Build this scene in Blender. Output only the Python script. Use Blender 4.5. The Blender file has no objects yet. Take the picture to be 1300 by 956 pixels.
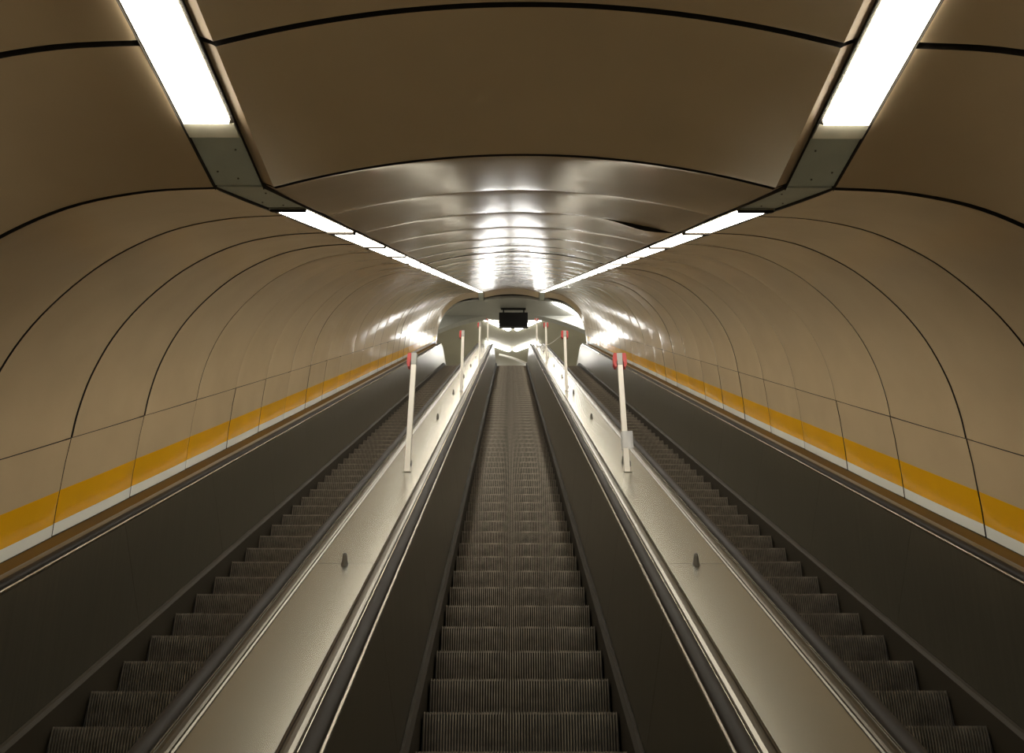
import bpy, math, random
from mathutils import Vector, Matrix
rnd = random.Random(7)
col = bpy.context.scene.collection
S30, C30 = 0.5, math.cos(math.radians(30))
CAMX, CAMZ = -0.057, 1.55

# ------------------------------------------------------------------ materials
def new_mat(name):
    m = bpy.data.materials.new(name); m.use_nodes = True
    nt = m.node_tree; b = nt.nodes['Principled BSDF']
    return m, nt, b
def principled(name, color, rough=.5, metal=0., coat=0., coat_rough=.1, noise=None, bump=None, spec=None, aniso=None):
    """noise = (scale xyz, amount, detail); bump = (scale xyz, strength, distance)"""
    m, nt, b = new_mat(name)
    b.inputs['Base Color'].default_value = (*color, 1)
    b.inputs['Roughness'].default_value = rough
    b.inputs['Metallic'].default_value = metal
    b.inputs['Coat Weight'].default_value = coat
    b.inputs['Coat Roughness'].default_value = coat_rough
    if spec is not None: b.inputs['Specular IOR Level'].default_value = spec
    tc = nt.nodes.new('ShaderNodeTexCoord')
    if noise:
        sc, amt, det = noise
        mp = nt.nodes.new('ShaderNodeMapping'); mp.inputs['Scale'].default_value = sc
        nz = nt.nodes.new('ShaderNodeTexNoise'); nz.inputs['Scale'].default_value = 1; nz.inputs['Detail'].default_value = det
        nt.links.new(tc.outputs['Object'], mp.inputs[0]); nt.links.new(mp.outputs[0], nz.inputs[0])
        rp = nt.nodes.new('ShaderNodeValToRGB')
        rp.color_ramp.elements[0].position = .3; rp.color_ramp.elements[1].position = .7
        rp.color_ramp.elements[0].color = (*[c*(1-amt) for c in color], 1)
        rp.color_ramp.elements[1].color = (*[min(1, c*(1+amt)) for c in color], 1)
        nt.links.new(nz.outputs[0], rp.inputs[0]); nt.links.new(rp.outputs[0], b.inputs['Base Color'])
        mr = nt.nodes.new('ShaderNodeMapRange')
        mr.inputs['To Min'].default_value = max(.02, rough*.85); mr.inputs['To Max'].default_value = rough*1.15
        nt.links.new(nz.outputs[0], mr.inputs[0]); nt.links.new(mr.outputs[0], b.inputs['Roughness'])
    if bump:
        sc, st, di = bump
        mp = nt.nodes.new('ShaderNodeMapping'); mp.inputs['Scale'].default_value = sc
        nz = nt.nodes.new('ShaderNodeTexNoise'); nz.inputs['Scale'].default_value = 1; nz.inputs['Detail'].default_value = 2
        bp = nt.nodes.new('ShaderNodeBump'); bp.inputs['Strength'].default_value = st; bp.inputs['Distance'].default_value = di
        nt.links.new(tc.outputs['Object'], mp.inputs[0]); nt.links.new(mp.outputs[0], nz.inputs[0])
        nt.links.new(nz.outputs[0], bp.inputs['Height']); nt.links.new(bp.outputs[0], b.inputs['Normal'])
        nt.links.new(bp.outputs[0], b.inputs['Coat Normal'])
    return m
def emitter(name, color, strength):
    m, nt, b = new_mat(name)
    b.inputs['Base Color'].default_value = (.8, .8, .8, 1)
    b.inputs['Emission Color'].default_value = (*color, 1)
    b.inputs['Emission Strength'].default_value = strength
    return m
WAVY = ((1.3, 1.3, 1.3), .12, .02)
M = {}
M['beige'] = principled('beige_panel', (.535, .415, .262), .18, coat=.0, noise=((2.5, 2.5, 2.5), .04, 4), bump=WAVY, spec=.5)
M['vault'] = principled('vault_panel', (.60, .47, .30), .16, noise=((2.5, 2.5, 2.5), .04, 4), bump=WAVY, spec=.5)
M['yellow'] = principled('yellow_band', (.74, .38, .008), .18, noise=((2.5, 2.5, 2.5), .04, 4), bump=WAVY, spec=.5)
M['white'] = principled('white_band', (.80, .83, .79), .18, noise=((2.5, 2.5, 2.5), .03, 4), bump=WAVY, spec=.5)
M['flange'] = principled('flange_beige', (.40, .30, .19), .55)
M['matte'] = principled('matte_dark_cap', (.02, .016, .012), .9, spec=.05)
M['joint'] = principled('joint_rubber', (.018, .014, .010), .7)
M['slot'] = principled('slot_metal', (.10, .095, .085), .5, metal=.3)
M['cover'] = principled('cover_grey', (.46, .50, .43), .5, noise=((6, 6, 6), .08, 5))
M['cap'] = principled('cap_pale', (.80, .76, .60), .5, noise=((9, 9, 9), .08, 5))
M['steel'] = principled('brushed_steel', (.52, .505, .44), .27, metal=1., bump=((1.1, .7, .7), .10, .012))
M['molding'] = principled('dark_steel_molding', (.15, .14, .118), .32, metal=1.)
M['trim'] = principled('bright_trim', (.75, .70, .60), .25, metal=1.)
M['bronze'] = principled('bronze_panel', (.19, .175, .135), .34, metal=.85, noise=((5, 40, 1.2), .06, 4), bump=((1.5, 5, .6), .15, .008))
M['skirt'] = principled('skirt_metal', (.030, .024, .015), .65, spec=.25, noise=((6, 3, 3), .15, 5))
M['rubber'] = principled('handrail_rubber', (.015, .012, .009), .65, spec=.3, noise=((8, 4, 4), .15, 4))
M['guide'] = principled('guide_metal', (.06, .055, .05), .35, metal=.8)
M['step'] = principled('step_aluminium', (.31, .275, .225), .40, metal=.75, noise=((14, 9, 16), .30, 6))
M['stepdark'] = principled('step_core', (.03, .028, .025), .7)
M['post'] = principled('post_paint', (.80, .77, .70), .4, noise=((10, 10, 4), .04, 4))
M['postcap'] = principled('post_cap_grey', (.36, .36, .34), .45)
M['red'] = principled('red_paint', (.45, .016, .012), .5)
M['tag'] = principled('clear_plastic_bag', (.75, .77, .80), .25)
M['tag'].node_tree.nodes['Principled BSDF'].inputs['Alpha'].default_value = .55
M['lamp'] = emitter('lamp_diffuser', (1, .93, .79), 20.0)
M['lamphall'] = emitter('hall_lamp', (1, .98, .93), 34.0)
M['sign'] = principled('sign_black', (.012, .011, .011), .35)
M['concrete'] = principled('hall_ceiling_grey', (.42, .42, .38), .6, noise=((.5, .5, .5), .12, 4))
M['hallwall'] = principled('hall_wall', (.50, .48, .38), .5, noise=((.8, .8, .8), .08, 4))
M['floor'] = principled('stone_floor', (.45, .42, .36), .3, noise=((6, 6, 6), .3, 8))
M['ochre'] = principled('ochre_paint', (.11, .058, .006), .7, spec=.15, noise=((4, 1, 1), .25, 5))
M['backing'] = principled('dark_backing', (.015, .012, .010), .8)
M['cable'] = principled('cable_white', (.7, .7, .66), .5)
M['screw'] = principled('screw_metal', (.16, .15, .13), .5, metal=.6)

# ------------------------------------------------------------------ geometry helpers
def P(x, D, h):
    """x across (0 = middle escalator), D metres up the slope from the eye, h metres below the eye line, square to the slope"""
    return Vector((x, D*C30 + h*S30, CAMZ + D*S30 - h*C30))
N_UP = Vector((0, -S30, C30)); S_UP = Vector((0, C30, S30))
HN = 2.09                                     # nose line of the steps
D0, D1, R = .52, 28.0, 2.0
T = R*math.tan(math.radians(15)); AL = R*math.pi/6
def path(t):
    """nose line: flat, curve, 30 degree slope (t = D), curve, flat -> (y, z, angle)"""
    a = math.radians(30)
    b0 = P(0, D0+T, HN); b1 = P(0, D1-T, HN)
    if D0+T <= t <= D1-T:
        p = P(0, t, HN); return p.y, p.z, a
    if t < D0+T:
        u = D0+T-t
        cy, cz = b0.y - R*math.sin(a), b0.z + R*math.cos(a)
        if u <= AL:
            q = a - u/R; return cy + R*math.sin(q), cz - R*math.cos(q), q
        return cy-(u-AL), cz-R, 0.
    u = t-(D1-T)
    cy, cz = b1.y + R*math.sin(a), b1.z - R*math.cos(a)
    if u <= AL:
        q = a - u/R; return cy - R*math.sin(q), cz + R*math.cos(q), q
    return cy+(u-AL), cz+R, 0.
def PP(x, t, h):
    y, z, a = path(t); e = HN-h
    return Vector((x, y - e*math.sin(a), z + e*math.cos(a)))
def trange(t0, t1, step=2.0):
    """sample stations: dense on the curves"""
    s = set([t0, t1])
    for c0, c1 in ((D0+T-AL, D0+T), (D1-T, D1-T+AL)):
        for k in range(9):
            v = c0+(c1-c0)*k/8
            if t0 < v < t1: s.add(round(v, 5))
    v = math.ceil(t0/step)*step
    while v < t1: s.add(v); v += step
    return sorted(s)

class MB:
    def __init__(self): self.v = []; self.f = []; self.m = []; self.sm = []
    def quadgrid(self, rows, mi=0, smooth=True, closed=False, mats=None):
        """rows: list of equal-length point lists"""
        b = len(self.v); n = len(rows[0])
        for r in rows: self.v += [tuple(p) for p in r]
        for i in range(len(rows)-1):
            for j in range(n if closed else n-1):
                k = (j+1) % n
                self.f.append((b+i*n+j, b+i*n+k, b+(i+1)*n+k, b+(i+1)*n+j))
                self.m.append(mats[j] if mats else mi); self.sm.append(smooth)
    def poly(self, pts, mi=0, smooth=False):
        b = len(self.v); self.v += [tuple(p) for p in pts]
        self.f.append(tuple(range(b, b+len(pts)))); self.m.append(mi); self.sm.append(smooth)
    def prism(self, A, B, mi=0, smooth=False):
        """closed prism between two matching outlines"""
        b = len(self.v); n = len(A)
        self.v += [tuple(p) for p in A] + [tuple(p) for p in B]
        for j in range(n):
            k = (j+1) % n
            self.f.append((b+j, b+k, b+n+k, b+n+j)); self.m.append(mi); self.sm.append(smooth)
        self.f.append(tuple(b+j for j in reversed(range(n)))); self.m.append(mi); self.sm.append(False)
        self.f.append(tuple(b+n+j for j in range(n))); self.m.append(mi); self.sm.append(False)
    def box(self, lo, hi, mi=0):
        x0, y0, z0 = lo; x1, y1, z1 = hi
        self.prism([(x0, y0, z0), (x1, y0, z0), (x1, y1, z0), (x0, y1, z0)], [(x0, y0, z1), (x1, y0, z1), (x1, y1, z1), (x0, y1, z1)], mi)
    def tube(self, pts, r, n=8, mi=0):
        pts = [Vector(p) for p in pts]; rings = []
        for i, p in enumerate(pts):
            d = (pts[min(i+1, len(pts)-1)] - pts[max(i-1, 0)]).normalized()
            u = d.cross(Vector((0, 0, 1)) if abs(d.z) < .9 else Vector((1, 0, 0))).normalized(); w = d.cross(u)
            rr = r[i] if isinstance(r, (list, tuple)) else r
            rings.append([p + (u*math.cos(2*math.pi*k/n) + w*math.sin(2*math.pi*k/n))*rr for k in range(n)])
        self.quadgrid(rings, mi, True, True)
        self.poly(list(reversed(rings[0])), mi); self.poly(rings[-1], mi)
    def build(self, name, mats, parent=None, origin=None, auto=None, bevel=0):
        me = bpy.data.meshes.new(name)
        o3 = Vector(origin) if origin is not None else (parent_origin(parent) if parent else Vector((0, 0, 0)))
        me.from_pydata([tuple(Vector(p)-o3) for p in self.v], [], self.f)
        for m in (mats if isinstance(mats, (list, tuple)) else [mats]): me.materials.append(m)
        me.polygons.foreach_set('material_index', self.m)
        me.polygons.foreach_set('use_smooth', self.sm)
        me.update()
        if auto: me.set_sharp_from_angle(angle=math.radians(auto))
        o = bpy.data.objects.new(name, me); col.objects.link(o)
        o.location = o3
        ORG[o.name] = o3
        if parent:
            o.parent = parent; o.location = o3 - parent_origin(parent)
        if bevel:
            bv = o.modifiers.new('bevel', 'BEVEL'); bv.width = bevel; bv.segments = 2; bv.limit_method = 'ANGLE'
        return o
ORG = {}
def parent_origin(p): return ORG.get(p.name, Vector((0, 0, 0)))
def tag(o, label=None, cat=None, group=None, kind=None):
    if label: o['label'] = label
    if cat: o['category'] = cat
    if group: o['group'] = group
    if kind: o['kind'] = kind
    return o
def empty(name, loc, label=None, cat=None, group=None, kind=None):
    o = bpy.data.objects.new(name, None); col.objects.link(o); o.location = loc
    o.empty_display_size = .1
    ORG[o.name] = Vector(loc)
    return tag(o, label, cat, group, kind)
def lerp(a, b, t): return a+(b-a)*t

# ------------------------------------------------------------------ tunnel lining
TILT = .25
S_K, PITCH, NR = 3.12, .95, 27
S_END = S_K + PITCH*NR
def catmull(pts, n):
    out = []
    q = [pts[0]] + pts + [pts[-1]]
    for i in range(1, len(q)-2):
        p0, p1, p2, p3 = q[i-1:i+3]
        for k in range(n):
            t = k/n
            out.append(tuple(.5*((2*p1[c]) + (-p0[c]+p2[c])*t + (2*p0[c]-5*p1[c]+4*p2[c]-p3[c])*t*t + (-p0[c]+3*p1[c]-3*p2[c]+p3[c])*t**3) for c in (0, 1)))
    out.append(pts[-1]); return out
# right half, (x, h)
SIDE = catmull([(1.206, -.449), (1.46, -.435), (1.72, -.385), (1.93, -.30), (2.13, -.175), (2.33, .01), (2.48, .21), (2.585, .435), (2.64, .64), (2.661, .790)], 4)
LOW = [(2.662, .796), (2.682, .94), (2.695, 1.090), (2.704, 1.18), (2.709, 1.277), (2.712, 1.345), (2.7125, 1.350), (2.713, 1.43)]
LOWM = [0, 0, 2, 2, 3, 1, 1]
def vault_h(x): return -.449 - .135*(1-(x/.972)**2)
VAULT = [(1.0145, -.466), (.985, -.4555), (.972, -.449)] + [(x, vault_h(x)) for x in [.93-.93*k/14 for k in range(0, 29)]] + [(-.972, -.449), (-.985, -.4555), (-1.0145, -.466)]
def outward(prof):
    res = []
    for i, (x, h) in enumerate(prof):
        a = prof[max(i-1, 0)]; b = prof[min(i+1, len(prof)-1)]
        tx, th = b[0]-a[0], b[1]-a[1]
        l = math.hypot(tx, th) or 1
        res.append((th/l, -tx/l))         # rotated: for the right side going down this is +x ; fixed below
    return res
def ring_D(s, h): return s + TILT*(-.449-h)
def tp(x, s, h, back=None):
    """point of the tunnel lining: s along the slope; back = distance measured along the flat part (negative towards the viewer, positive into the hall)"""
    p = P(x, ring_D(s, h), h)
    if back is not None: p = Vector((p.x, p.y+back, p.z))
    return p
RIM = 1
def panel(mb, prof, s0, s1, mats=None, flat=None, gap=.006, sag=None, rim=.03, bow=.004, roll=.0015):
    """one lining panel between stations s0..s1 (or flat0..flat1 of the flat part at station s0)"""
    nrm = outward(prof)
    cx, ch = 0, .6
    tilt = rnd.uniform(-.003, .003); jx = rnd.uniform(-.0006, .0006)
    rows = []
    us = [0., .012, .035, .15, .35, .5, .65, .85, .965, .988, 1.]
    def off(u):
        o = -bow*(1-(2*u-1)**2) + tilt*(u-.5)*2 + jx
        e = min(u, 1-u)
        if e < .035: o += roll*(1-e/.035)**2*1.4
        return o
    L = (s1-s0) if flat is None else (flat[1]-flat[0])
    for u in [-1] + us + [2]:
        uu = min(max(u, 0), 1)
        w = gap/2 + (L-gap)*uu
        o = off(uu) + (rim if u in (-1, 2) else 0)
        row = []
        for (x, h), (nx, nh) in zip(prof, nrm):
            if (x-cx)*nx + (h-ch)*nh < 0: nx, nh = -nx, -nh
            X, H = x+nx*o, h+nh*o
            if sag: H += sag(x, uu)
            row.append(tp(X, s0+w, H) if flat is None else tp(X, s0, H, flat[0]+w))
        rows.append(row)
    mb.quadgrid(rows[1:-1], 0, True, mats=mats)
    mb.quadgrid(rows[:2], RIM, False); mb.quadgrid(rows[-2:], RIM, False)
def mirror(prof): return [(-x, h) for x, h in prof]
FL0 = -.71                                     # flat-part ring spacing
def lining(name, prof_list, mats, kind_label, sagring=None):
    mb = MB()
    gs = [rnd.choice([.010, .012, .014]) for _ in range(NR)]; gs[0] = .016; gs[1] = .016; gs[2] = .015
    for prof, fm in prof_list:
        for k in range(NR):
            g = gs[k]
            s0, s1 = S_K+PITCH*k, S_K+PITCH*(k+1)
            if k == 0: s0 += .012
            sg = sagring if (sagring and k == 2) else None
            panel(mb, prof, s0, s1, fm, gap=g, sag=sg)
        k = 0
        edges = [0, -.71, -1.42, -2.13, -2.84, -3.55]
        for a, b in zip(edges[1:], edges[:-1]):
            panel(mb, prof, S_K, None, fm, flat=(a, b), gap=.024, roll=.001, bow=.001)
        # short flat run at the top
        e = 25.32
        f1 = e - tp(0, S_END, .4).y
        panel(mb, prof, S_END, None, fm, flat=(.0, max(.12, f1)), gap=.012, bow=0)
    return tag(mb.build(name, mats, auto=14), kind='structure')
lining('wall_left', [(mirror(SIDE), None), (mirror(LOW), LOWM)], [M['beige'], M['joint'], M['yellow'], M['white']], '')
lining('wall_right', [(SIDE, None), (LOW, LOWM)], [M['beige'], M['joint'], M['yellow'], M['white']], '')
def sag_right(x, u):
    if x < .56 or x > 1.0: return 0
    t = (x-.56)/(.985-.56)
    if t >= 1: return 0
    return .030*math.sin(math.pi*t)**1.3*max(0, 1-u*2.2)
ceil = lining('ceiling', [(VAULT, [2, 2] + [0]*(len(VAULT)-5) + [2, 2])], [M['vault'], M['joint'], M['flange']], '', sag_right)
# dark shell behind the joints
mb = MB()
BK = [(2.80, 1.6), (2.80, 1.0)] + [(x*1.03+.02, h-.045) for x, h in reversed(SIDE[4:])] + [(1.24, -.60), (.9, -.60), (.5, -.66), (0, -.68)]
BKF = BK + [(-x, h) for x, h in reversed(BK[:-1])]
rows = [[tp(x, S_K, h, -3.6) for x, h in BKF], [tp(x, S_K, h) for x, h in BKF], [tp(x, S_END, h) for x, h in BKF]]
rows.append([Vector((p.x, 25.3, p.z)) for p in rows[-1]])
mb.quadgrid(rows, 0, False)
tag(mb.build('trim_9', M['backing']), kind='structure')

# ------------------------------------------------------------------ strip lights in the two ceiling slots
def slot_box(mb, side, a, b, x0, x1, h0, h1, flat=False, mi=0):
    f = (lambda x, v, h: tp(x, S_K, h, v)) if flat else (lambda x, v, h: tp(x, v, h))
    if flat == 'top': f = lambda x, v, h: tp(x, S_END, h, v)
    X = sorted((side*x0, side*x1))
    A = [f(X[0], a, h0), f(X[1], a, h0), f(X[1], a, h1), f(X[0], a, h1)]
    B = [f(X[0], b, h0), f(X[1], b, h0), f(X[1], b, h1), f(X[0], b, h1)]
    mb.prism(A, B, mi)
ORD = ['first', 'second', 'third', 'fourth', 'fifth', 'sixth', 'seventh', 'eighth', 'ninth', 'tenth', 'eleventh', 'twelfth', 'thirteenth', 'fourteenth', 'fifteenth', 'sixteenth', 'seventeenth', 'eighteenth', 'nineteenth', 'twentieth', 'twenty-first']
def luminaire(side, a, b, flat, label):
    mid = (a+b)/2
    o = tp(side*1.11, mid, -.47) if not flat else tp(side*1.11, S_K, -.47, mid)
    t = empty('strip_light', o, label, 'ceiling light', 'strip lights in the ceiling slots')
    mb = MB(); g = .045 if not flat else .012
    slot_box(mb, side, a+g, b-g, 1.034, 1.190, -.462, -.450 if not flat else -.442, flat)
    d = mb.build('diffuser', M['lamp'], t)
    mb = MB()
    slot_box(mb, side, a+.002, b-.002, 1.018, 1.033, -.52, -.452, flat)
    slot_box(mb, side, a+.002, b-.002, 1.191, 1.203, -.52, -.452, flat)
    slot_box(mb, side, a+.002, a+g-.001, 1.033, 1.191, -.52, -.450, flat)
    slot_box(mb, side, b-g+.001, b-.002, 1.033, 1.191, -.52, -.450, flat)
    slot_box(mb, side, a+g, b-g, 1.034, 1.190, -.53, -.52, flat)
    mb.build('housing', M['trim'], t)
    if not flat:
        for u0, u1 in ((a+.003, a+g-.001), (b-g+.001, b-.003)):
            mb = MB(); slot_box(mb, side, u0, u1, 1.030, 1.192, -.50, -.439, flat); mb.build('end_cap', M['matte'], t)
LMOD = 1.225
nl = 0
for side, sn in ((-1, 'left'), (1, 'right')):
    s = 3.79; k = 0
    while s + LMOD < S_END:
        luminaire(side, s, s+LMOD, False, f'{ORD[k]} white strip light up the slope from the bend, {sn} ceiling slot')
        s += LMOD; k += 1
    if S_END - s > .3:
        luminaire(side, s, S_END-.02, False, f'topmost short white strip light at the end of the {sn} ceiling slot')
    kz = tp(0, S_K, -.449).y
    y_end = 2.12 - kz
    luminaire(side, y_end-LMOD, y_end, True, f'big bright strip light nearest the viewer, {sn} ceiling slot, cut by top edge')
    for q, wh in ((1, 'directly overhead'), (2, 'added just behind the viewer as fill'), (3, 'added farther behind the viewer as fill')):  # those behind the viewer are unseen, added to brighten the near ceiling
        luminaire(side, y_end-(q+1)*LMOD, y_end-q*LMOD, True, f'strip light {wh}, above the top edge, {sn} ceiling slot')
    # pale cap and grey cover plates
    def cover(name, parts, label):
        y = parts[0][3]
        t = empty(name, y, label, 'cover plate')
        for nm, mat, fl, _, (a, b), hh in parts:
            m2 = MB(); slot_box(m2, side, a, b, 1.022, 1.200, hh-.02, hh, fl); pl = m2.build(nm, mat, t)
            if nm == 'plate':
                for fx, fv in ((1.06, .25), (1.165, .7), (1.10, .85)):
                    m3 = MB(); v = lerp(a, b, fv)
                    c = tp(side*fx, v, hh) if not fl else tp(side*fx, S_K if fl != 'top' else S_END, hh, v)
                    m3.tube([c+Vector((0, 0, -.003)), c+Vector((0, 0, .004))], .004, 8); m3.build('screw', M['screw'], pl)
    o1 = tp(side*1.11, S_K, -.46, -.2)
    cover('slot_cover', [('end_cap', M['cap'], True, o1, (y_end+.003, y_end+.072), -.452), ('plate', M['cover'], True, o1, (y_end+.078, -.006), -.460)], f'grey cover plate with pale cap before the bend, {sn} ceiling slot')
    o2 = tp(side*1.11, S_K+.3, -.46)
    cover('slot_cover', [('plate', M['cover'], False, o2, (S_K+.010, 3.785), -.458)], f'dark grey cover plate just past the bend, {sn} ceiling slot')
    o3 = tp(side*1.11, S_END, -.46, .2)
    cover('slot_cover', [('plate', M['cover'], 'top', o3, (.01, .58), -.458)], f'small grey cover plate at the far upper end of the {sn} ceiling slot')
    # slot sides
    mb = MB()
    for (a, b, fl) in ((-3.6, .01, True), (S_K, S_END, False), (0, .6, 'top')):
        slot_box(mb, side, a, b, 1.0155, 1.0175, -.56, -.452, fl)
        slot_box(mb, side, a, b, 1.2035, 1.2055, -.56, -.450, fl)
    tag(mb.build('trim_%d' % (1 if side < 0 else 2), M['joint']), kind='structure')

# ------------------------------------------------------------------ escalators
A0X = .515; TSTART, TEND = -.55, 29.9
LANE = 1.822
def sweep(mb, prof, t0, t1, xoff=0, sx=1, closed=True, smooth=False, caps=True, step=2.0, mi=0):
    rows = [[PP(xoff+sx*x, t, h) for x, h in prof] for t in trange(t0, t1, step)]
    mb.quadgrid(rows, mi, smooth, closed)
    if closed and caps:
        mb.poly(list(reversed(rows[0])), mi); mb.poly(rows[-1], mi)
def make_step_mesh():
    mb = MB(); n = 68; p = 1.0/n; dep = .011
    xs = []
    for k in range(n):
        x = -.5+k*p
        xs += [(x+p*.26, dep), (x+p*.33, 0), (x+p*.67, 0), (x+p*.74, dep)]
    rows = []
    Rr = .42
    for q in range(5, -1, -1):                # riser, bottom to nose
        z = -.205*q/5
        y = .028*(q/5)**1.6
        rows.append([Vector((x, y+d, z-(d if q == 0 else 0))) for x, d in xs])
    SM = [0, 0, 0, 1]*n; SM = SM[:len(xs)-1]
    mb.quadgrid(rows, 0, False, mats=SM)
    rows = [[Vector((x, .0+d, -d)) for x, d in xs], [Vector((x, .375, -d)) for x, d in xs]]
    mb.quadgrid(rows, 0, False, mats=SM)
    # solid edges and back
    for sx in (-1, 1):
        mb.box((min(sx*.5, sx*.4965), .006, -.20), (max(sx*.5, sx*.4965), .375, -.006), 1)
    mb.box((-.4965, .03, -.20), (.4965, .375, -.012), 1)
    me = bpy.data.meshes.new('step')
    me.from_pydata([tuple(v) for v in mb.v], [], mb.f)
    me.materials.append(M['step']); me.materials.append(M['stepdark'])
    me.polygons.foreach_set('material_index', mb.m); me.update()
    return me
STEP = make_step_mesh()
SP = .36363
def newel_fan(x0, x1, tt, sgn, r, h_top):
    """half disc end of a balustrade"""
    c = PP(0, tt, h_top+r); out = []
    for k in range(13):
        a = math.pi*k/12
        out.append((c.y + sgn*r*math.sin(a), c.z + r*math.cos(a)))
    return [Vector((x0, y, z)) for y, z in out], [Vector((x1, y, z)) for y, z in out]
def escalator(cx, phase, label):
    org = PP(cx, D0, HN)
    t = empty('escalator', org, label, 'escalator', 'escalators side by side')
    s = phase
    while s - SP > -.1: s -= SP
    while s < D1 + .9:
        y, z, a = path(s)
        o = bpy.data.objects.new('step', STEP); col.objects.link(o); o.parent = t
        o.location = Vector((cx, y, z)) - org
        s += SP
    for sx in (-1, 1):
        # skirt
        mb = MB(); sweep(mb, [(.512, 2.30), (.512, 2.02), (.53, 2.005), (.548, 2.0), (.548, 2.30)], TSTART, TEND, cx, sx)
        mb.build('skirt', M['skirt'], t)
        # inner panel in lengths with fine joints
        mb = MB(); a = TSTART
        first = 1.1
        while a < TEND-.01:
            b = min(a + (first if a == TSTART else 1.45), TEND)
            sweep(mb, [(.550, 2.0), (.6245, 1.365), (.634, 1.365), (.560, 2.0)], a+.0015, b-.0015, cx, sx)
            a = b
        for tt, sg in ((TSTART, -1), (TEND, 1)):
            A, B = newel_fan(cx+sx*.605, cx+sx*.645, tt, sg, .30, 1.36)
            mb.prism(A, B)
        mb.build('balustrade_panel', M['bronze'], t)
        mb = MB(); sweep(mb, [(.636, 2.25), (.636, 1.37), (.645, 1.37), (.645, 2.25)], TSTART, TEND, cx, sx)
        mb.build('backing_board', M['backing'], t)
        # bright trim
        mb = MB(); sweep(mb, [(.620, 1.362), (.620, 1.350), (.6275, 1.346), (.6275, 1.362)], TSTART, TEND, cx, sx)
        o = mb.build('trim_strip', M['trim'], t); o['label'] = 'bright thin metal strip'
        # guide below the handrail
        mb = MB(); sweep(mb, [(.629, 1.372), (.629, 1.345), (.6885, 1.345), (.6885, 1.372)], TSTART, TEND, cx, sx)
        mb.build('handrail_guide', M['guide'], t)
        # handrail with newel turns
        prof = [(.6285, -.002), (.6285, .010), (.633, .019), (.643, .024), (.658, .026), (.673, .024), (.683, .019), (.688, .010), (.688, -.002)]
        rows = []
        r = .30
        def addrow(c, nn): rows.append([Vector((cx+sx*x, c.y+nn[0]*e, c.z+nn[1]*e)) for x, e in prof])
        c = PP(0, TSTART, 1.345+r)
        for k in range(12, 0, -1):
            a = math.pi*k/12; nn = (-math.sin(a), math.cos(a)); addrow(Vector((0, c.y+nn[0]*r, c.z+nn[1]*r)), nn)
        for tt in trange(TSTART, TEND):
            y, z, a = path(tt); q = PP(0, tt, 1.345); addrow(q, (-math.sin(a), math.cos(a)))
        c = PP(0, TEND, 1.345+r)
        for k in range(1, 13):
            a = math.pi*k/12; nn = (math.sin(a), math.cos(a)); addrow(Vector((0, c.y+nn[0]*r, c.z+nn[1]*r)), nn)
        mb = MB(); mb.quadgrid(rows, 0, True, True); mb.poly(rows[0]); mb.poly(rows[-1])
        mb.build('handrail', M['rubber'], t)
    for nm, ta, tb in (('comb_plate', -.75, -.12), ('comb_plate', D1+.95, D1+1.75)):
        mb = MB(); sweep(mb, [(-.51, HN+.05), (-.51, HN-.004), (.51, HN-.004), (.51, HN+.05)], ta, tb, cx, 1)
        mb.build(nm, M['skirt'], t)
    mb = MB(); sweep(mb, [(-.6, 2.42), (-.6, 2.36), (.6, 2.36), (.6, 2.42)], TSTART, TEND, cx, 1)
    mb.build('truss_floor', M['backing'], t)
    return t
escalator(0, 4.730, 'middle escalator climbing straight ahead between the two steel decks')
escalator(-LANE, 4.585, 'left escalator beside the left tunnel wall, black handrails')
escalator(LANE, 4.595, 'right escalator beside the right tunnel wall, black handrails')

mb = MB(); sweep(mb, [(-2.9, 2.62), (-2.9, 2.425), (2.9, 2.425), (2.9, 2.62)], TSTART, TEND, 0, 1)
tag(mb.build('floor_incline', M['concrete']), kind='structure')
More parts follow.
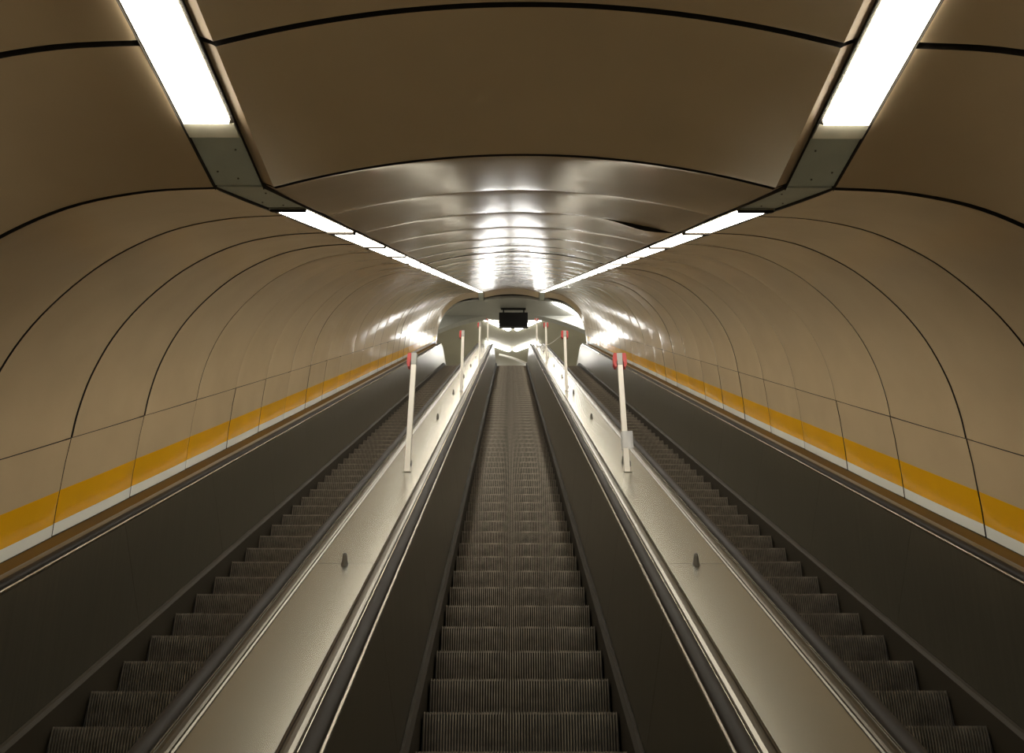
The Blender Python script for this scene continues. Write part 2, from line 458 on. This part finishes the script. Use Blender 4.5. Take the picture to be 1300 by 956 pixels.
# ------------------------------------------------------------------ steel decks between the lanes
KN = [4.09 + 2.66*k for k in range(-1, 10)]
def molding_prof(x0, dirx):
    # from the handrail side (x0) to the deck
    q = [(.006, 1.372), (.006, 1.345), (.009, 1.341), (.012, 1.345), (.015, 1.3395), (.030, 1.337), (.046, 1.338), (.056, 1.340), (.059, 1.347), (.062, 1.341), (.070, 1.343), (.0725, 1.350), (.0725, 1.372)]
    return [(x0+dirx*a, h) for a, h in q]
def deck(cx, label):
    org = PP(cx, D0, 1.345)
    t = empty('escalator_deck', org, label, 'deck', 'steel decks between the escalators')
    js = [TSTART] + [k for k in KN if k > TSTART+.2] + [TEND]
    mb = MB()
    for a, b in zip(js[:-1], js[1:]):
        sweep(mb, [(-.149, 1.365), (-.149, 1.345), (.149, 1.345), (.149, 1.365)], a+.002, b-.002, cx, 1)
    mb.build('deck_plate', M['steel'], t)
    mb = MB(); sweep(mb, [(-.149, 2.40), (-.149, 1.367), (.149, 1.367), (.149, 2.40)], TSTART, TEND, cx, 1)
    mb.build('deck_bed', M['backing'], t)
    for sx in (-1, 1):
        mb = MB(); sweep(mb, molding_prof(.2225, -1), TSTART, TEND, cx, sx)
        mb.build('edge_molding', M['molding'], t)
        mb = MB(); sweep(mb, [(.2178, 1.368), (.2178, 1.3395), (.2215, 1.3395), (.2215, 1.368)], TSTART, TEND, cx, sx)
        o = mb.build('edge_bead', M['trim'], t); o['label'] = 'thin bright bead beside the handrail'
    for k in KN:
        if k < 2: continue
        c = PP(cx, k-.02, 1.345)
        mb = MB()
        prof = [(.0, .019), (.004, .019), (.010, .0165), (.045, .0115), (.055, .009), (.059, .004)]
        rings = [[c + N_UP*z + Vector((r*math.cos(2*math.pi*j/14), 0, 0)) + S_UP*(r*1.15*math.sin(2*math.pi*j/14) + z*.12) for j in range(14)] for z, r in prof]
        mb.quadgrid(rings, 0, True, True); mb.poly(rings[-1])
        mb.build('deck_stop', M['screw'], t)
    return t
deck(-LANE/2, 'left of the two brushed steel decks, between left and middle escalators')
deck(LANE/2, 'right of the two brushed steel decks, between middle and right escalators')
# outer ledges
def ledge(side, label):
    org = PP(side*2.64, D0, 1.36)
    t = empty('escalator_ledge', org, label, 'ledge')
    mb = MB(); sweep(mb, [(2.590, 1.39), (2.590, 1.352), (2.709, 1.351), (2.709, 1.39)], TSTART, TEND, 0, side)
    mb.build('ledge_plate', M['ochre'], t)
    mb = MB(); sweep(mb, [(2.5125, 1.372), (2.5125, 1.345), (2.520, 1.3395), (2.540, 1.337), (2.560, 1.338), (2.577, 1.341), (2.586, 1.348), (2.586, 1.372)], TSTART, TEND, 0, side)
    mb.build('edge_molding', M['molding'], t)
ledge(-1, 'narrow steel ledge between left handrail and left tunnel wall')
ledge(1, 'narrow steel ledge between right handrail and right tunnel wall')

# ------------------------------------------------------------------ posts on the decks
POSTD = [6.40, 12.45, 18.5, 24.5]
WHERE = ['nearest', 'second nearest', 'third nearest', 'farthest']
tops = {}
for side, sn in ((-1, 'left'), (1, 'right')):
    for i, D in enumerate(POSTD):
        px = {-1: [-.892, -.82, -.77, -.745], 1: [.897, .835, .80, .78]}[side][i]
        px = {-1: -.888, 1: .895}[side] if i == 0 else px
        base = PP(px, D, 1.345)
        fl = 'a red flap on its left side' if side < 0 else 'red flaps on both sides'
        if i == 0: fl = 'red flaps and a clear plastic wrap' if side > 0 else fl
        t = empty('guard_post', base, f'{WHERE[i]} white guard post on the {sn} deck, {fl}', 'post', 'white guard posts on the steel decks')
        H = 1.06; w = .022
        mb = MB(); mb.box((base.x-w, base.y-w, base.z-.012), (base.x+w, base.y+w, base.z+H-.11)); mb.build('post_tube', M['post'], t, bevel=.003)
        mb = MB(); mb.box((base.x-w-.002, base.y-w-.002, base.z+H-.11), (base.x+w+.002, base.y+w+.002, base.z+H)); mb.build('post_cap', M['postcap'], t, bevel=.003)
        mb = MB()
        f = [base + Vector((a, 0, 0)) + S_UP*b + N_UP*.001 for a, b in ((-.035, -.05), (.035, -.05), (.035, .05), (-.035, .05))]
        mb.prism(f, [q+N_UP*.004 for q in f]); mb.build('base_plate', M['steel'], t)
        for sg in ((-1,) if side < 0 else (-1, 1)):
            mb = MB()
            x0 = base.x+sg*(w+.003); x1 = base.x+sg*(w+.035)
            z0 = base.z+H-.135; z1 = base.z+H-.004
            prof = [(x0, z1), (x1-sg*.006, z1), (x1, z1-.02), (x1+sg*.002, z0+.03), (x1-sg*.010, z0), (x0+sg*.006, z0), (x0+sg*.006, z0+.04), (x0, z0+.06)]
            mb.prism([Vector((x, base.y-.03, z)) for x, z in prof], [Vector((x, base.y+.03, z)) for x, z in prof])
            mb.build('red_flap', M['red'], t)
        # small locking bolt at the foot
        c = base+Vector((.03, 0, .06)); mb = MB(); mb.tube([base+Vector((w, 0, .06)), c], .006, 8); mb.tube([c+Vector((0, 0, -.02)), c+Vector((0, 0, .025))], .006, 8)
        mb.build('locking_bolt', M['screw'], t)
        if side > 0 and i == 0:
            mb = MB(); q = base+Vector((0, 0, .24)); ww = w+.006
            mb.quadgrid([[q+Vector((x, y, z)) for x, y in ((-ww, -ww), (ww, -ww), (ww+.034, -ww-.006), (ww+.036, -ww+.002), (ww, ww), (-ww, ww))] for z in (-.05, -.02, .02, .06, .095)], 0, True, True)
            o = mb.build('plastic_wrap', M['tag'], t); o['label'] = 'clear plastic wrap'
        tops[(side, i)] = base+Vector((0, 0, H-.03))
# slack cord from a right post towards the far end
a = tops[(1, 1)]; b = tops[(1, 3)] + Vector((-.03, 0, -.92))
mb = MB(); pts = [a.lerp(b, k/16) - Vector((0, 0, .12*math.sin(math.pi*k/16))) for k in range(17)]
mb.tube(pts, .008, 6)
tag(mb.build('cord', M['cable'], origin=a), 'thin white cord stretched from the second right guard post towards the far end', 'cord')

# ------------------------------------------------------------------ upper hall
FZ = path(TEND)[1]
FY = PP(0, TEND, HN).y
def R_(z): return z+CAMZ
Z1 = R_(16.0); Z2 = R_(16.32)
HX = 5.2
mb = MB(); mb.box((-HX, FY-.55, FZ-.3), (HX, 38, FZ-.002)); tag(mb.build('floor_upper', M['floor']), kind='structure')
# front wall with the tunnel opening
outline = [(x, h) for x, h in reversed(VAULT)] # left to right?
ol = [(-x, h) for x, h in reversed(SIDE)]      # bottom left -> up
ol = [(-2.714, 1.40)] + ol + sorted(VAULT) + list(SIDE) + [(2.714, 1.40)]
def wallpt(x, h, y):
    p = tp(x, S_END, h); return Vector((x, y, p.z))
mb = MB()
ztop = Z1
for y in (25.30,):
    inner = [wallpt(x, h, y) for x, h in ol]
    inner = [Vector((-2.72, y, FZ-.2))] + inner + [Vector((2.72, y, FZ-.2))]
    outer = []
    n = len(inner)
    for i, p in enumerate(inner):
        if i == 0: outer.append(Vector((-HX, y, FZ-.2)))
        elif i == n-1: outer.append(Vector((HX, y, FZ-.2)))
        else:
            f = (p.x)/2.72
            if p.z < R_(13.6): outer.append(Vector((math.copysign(HX, p.x), y, p.z)))
            else: outer.append(Vector((HX*max(-1, min(1, f*1.0)), y, Z1+.3)))
    back = [p+Vector((0, .03, 0)) for p in inner]
    mb.quadgrid([outer, inner, back, [p+Vector((0, .03, 0)) for p in outer]], 0, False)
tag(mb.build('wall_upper_front', M['concrete']), kind='structure')
YB = 28.6
mb = MB(); mb.box((-HX, 25.33, Z1), (HX, YB, Z1+.3)); tag(mb.build('ceiling_upper', M['concrete']), kind='structure')
# arched beam
mb = MB(); up = []; lo = []
for k in range(25):
    x = -HX + 2*HX*k/24
    zz = R_(16.0) - .72*(max(0, min(abs(x), 3.8)-.8)/2.3)**1.7
    lo.append(Vector((x, YB, zz))); up.append(Vector((x, YB, Z2+.3)))
mb.quadgrid([up, lo, [p+Vector((0, .35, 0)) for p in lo], [p+Vector((0, .35, 0)) for p in up]], 0, False)
tag(mb.build('ceiling_arch', M['concrete']), kind='structure')
mb = MB(); mb.box((-HX, YB+.35, Z2), (HX, 38, Z2+.3)); tag(mb.build('ceiling_upper_back', M['hallwall']), kind='structure')
for sx, nm in ((-1, 'wall_upper_left'), (1, 'wall_upper_right')):
    mb = MB(); mb.box((min(sx*HX, sx*(HX+.2)), 25.3, FZ-.2), (max(sx*HX, sx*(HX+.2)), 38, Z2+.3)); tag(mb.build(nm, M['hallwall']), kind='structure')
mb = MB(); mb.box((-HX, 38, FZ-.2), (HX, 38.2, Z2+.3)); tag(mb.build('wall_upper_back', M['hallwall']), kind='structure')
# zigzag ceiling lamps, then unseen ones added to light the hall
def tube_lamp(a, b, z, label, w=.075):
    a = Vector((*a, z)); b = Vector((*b, z)); d = (b-a).normalized(); n = Vector((-d.y, d.x, 0))
    mid = (a+b)/2
    t = empty('tube_lamp', mid, label, 'ceiling light', 'zigzag lamps on the upper hall ceiling')
    mb = MB(); q = [a-n*w, b-n*w, b+n*w, a+n*w]
    mb.prism([p+Vector((0, 0, -.07)) for p in q], [p+Vector((0, 0, -.02)) for p in q]); mb.build('diffuser', M['lamphall'], t)
    mb = MB(); q = [a-n*(w+.02)-d*.02, b-n*(w+.02)+d*.02, b+n*(w+.02)+d*.02, a+n*(w+.02)-d*.02]
    mb.prism([p+Vector((0, 0, -.02)) for p in q], [p+Vector((0, 0, .004)) for p in q]); mb.build('housing', M['trim'], t)
XC = CAMX
tube_lamp((XC-1.05, 29.42), (XC-.02, 30.35), Z2, 'left arm of the nearer V of ceiling lamps, behind the black sign')
tube_lamp((XC+1.30, 29.42), (XC+.26, 30.35), Z2, 'right arm of the nearer V of ceiling lamps, behind the black sign')
tube_lamp((XC-1.05, 31.52), (XC-.02, 32.35), Z2, 'left arm of the farther V of ceiling lamps above the middle escalator top')
tube_lamp((XC+1.22, 31.52), (XC+.22, 32.35), Z2, 'right arm of the farther V of ceiling lamps above the middle escalator top')
tube_lamp((XC+1.80, 27.36), (XC+2.89, 28.42), Z1, 'slanting bright ceiling lamp at upper right of the tunnel mouth', .15)
tube_lamp((-4.9, 26.0), (-3.6, 27.3), Z1, 'added unseen fill lamp at the far left side of the upper hall, beyond the tunnel mouth', .10)  # out of view, added to brighten the hall and give wall highlights
tube_lamp((4.9, 26.0), (3.6, 27.3), Z1, 'added unseen fill lamp at the far right side of the upper hall, beyond the tunnel mouth', .10)  # matching unseen fill on the right, added for the same brightening
tube_lamp((-.9, 34.2), (-.1, 35.0), Z2, 'added rearmost left fill lamp of the upper hall, out of sight behind the escalator top')  # hidden extra lamp, added so the hall glows strongly
tube_lamp((.9, 34.2), (.1, 35.0), Z2, 'added rearmost right fill lamp of the upper hall, out of sight behind the escalator top')  # second hidden extra, also added for hall brightness
# curved pale rib
mb = MB(); pts = [Vector((XC-.5+1.4*k/12, 32.75+1.1*(k/12)-.12*math.sin(math.pi*k/12), Z2-.04)) for k in range(13)]
mb.tube(pts, .06, 8); tag(mb.build('ceiling_rib', M['post'], origin=pts[0]), 'pale curved rib on the far ceiling, seen above the middle escalator', 'rib')
# hanging sign
sy = 28.0; cxs = XC+.14
o = Vector((cxs, sy, R_(15.8)))
t = empty('hanging_sign', o, 'black blank hanging display sign above the top of the escalators', 'sign')
mb = MB(); mb.box((cxs-.58, sy-.09, R_(15.12)), (cxs+.58, sy+.09, R_(15.77))); mb.build('sign_box', M['sign'], t, bevel=.01)
mb = MB(); mb.box((cxs-.55, sy-.094, R_(15.15)), (cxs+.55, sy-.091, R_(15.74))); mb.build('screen', M['sign'], t)
for dx in (-.40, .42):
    mb = MB(); mb.tube([(cxs+dx, sy, R_(15.77)), (cxs+dx, sy, Z1)], .03, 8); mb.build('hanger', M['sign'], t)
mb = MB(); mb.box((cxs-.50, sy-.03, R_(15.93)), (cxs+.50, sy+.03, Z1)); mb.build('mounting_bar', M['sign'], t)

# ------------------------------------------------------------------ lower landing
mb = MB(); mb.box((-2.85, -3.7, -.25), (2.85, .78, -.004)); tag(mb.build('floor', M['floor']), kind='structure')
mb = MB(); mb.box((-2.9, -3.9, -.25), (2.9, -3.6, 4.2)); tag(mb.build('wall_back', M['hallwall']), kind='structure')
for sx, nm in ((-1, 'baseboard_left'), (1, 'baseboard_right')):
    mb = MB(); mb.box((min(sx*2.72, sx*2.9), -3.7, -.25), (max(sx*2.72, sx*2.9), 3.2, tp(0, S_K, 1.43).z+.01)); tag(mb.build(nm, M['bronze']), kind='structure')

# ------------------------------------------------------------------ world, camera, colour
w = bpy.data.worlds.new('world'); bpy.context.scene.world = w; w.use_nodes = True
w.node_tree.nodes['Background'].inputs[0].default_value = (.02, .018, .015, 1)
w.node_tree.nodes['Background'].inputs[1].default_value = .3
cam = bpy.data.cameras.new('camera'); co = bpy.data.objects.new('camera', cam); col.objects.link(co)
cam.sensor_width = 36; cam.lens = 1011/1300*36
cam.shift_y = -45/1300; cam.clip_start = .02
co.location = (CAMX, 0, CAMZ)
pitch = 27.4
co.rotation_euler = (math.radians(90+pitch), 0, math.radians(-.17))
bpy.context.scene.camera = co
vs = bpy.context.scene.view_settings
vs.view_transform = 'Standard'; vs.look = 'None'; vs.exposure = 0; vs.gamma = 1; vs.use_curve_mapping = False
cy = bpy.context.scene.cycles
cy.max_bounces = 10; cy.diffuse_bounces = 5; cy.glossy_bounces = 6
cy.sample_clamp_indirect = 6; cy.use_denoising = True
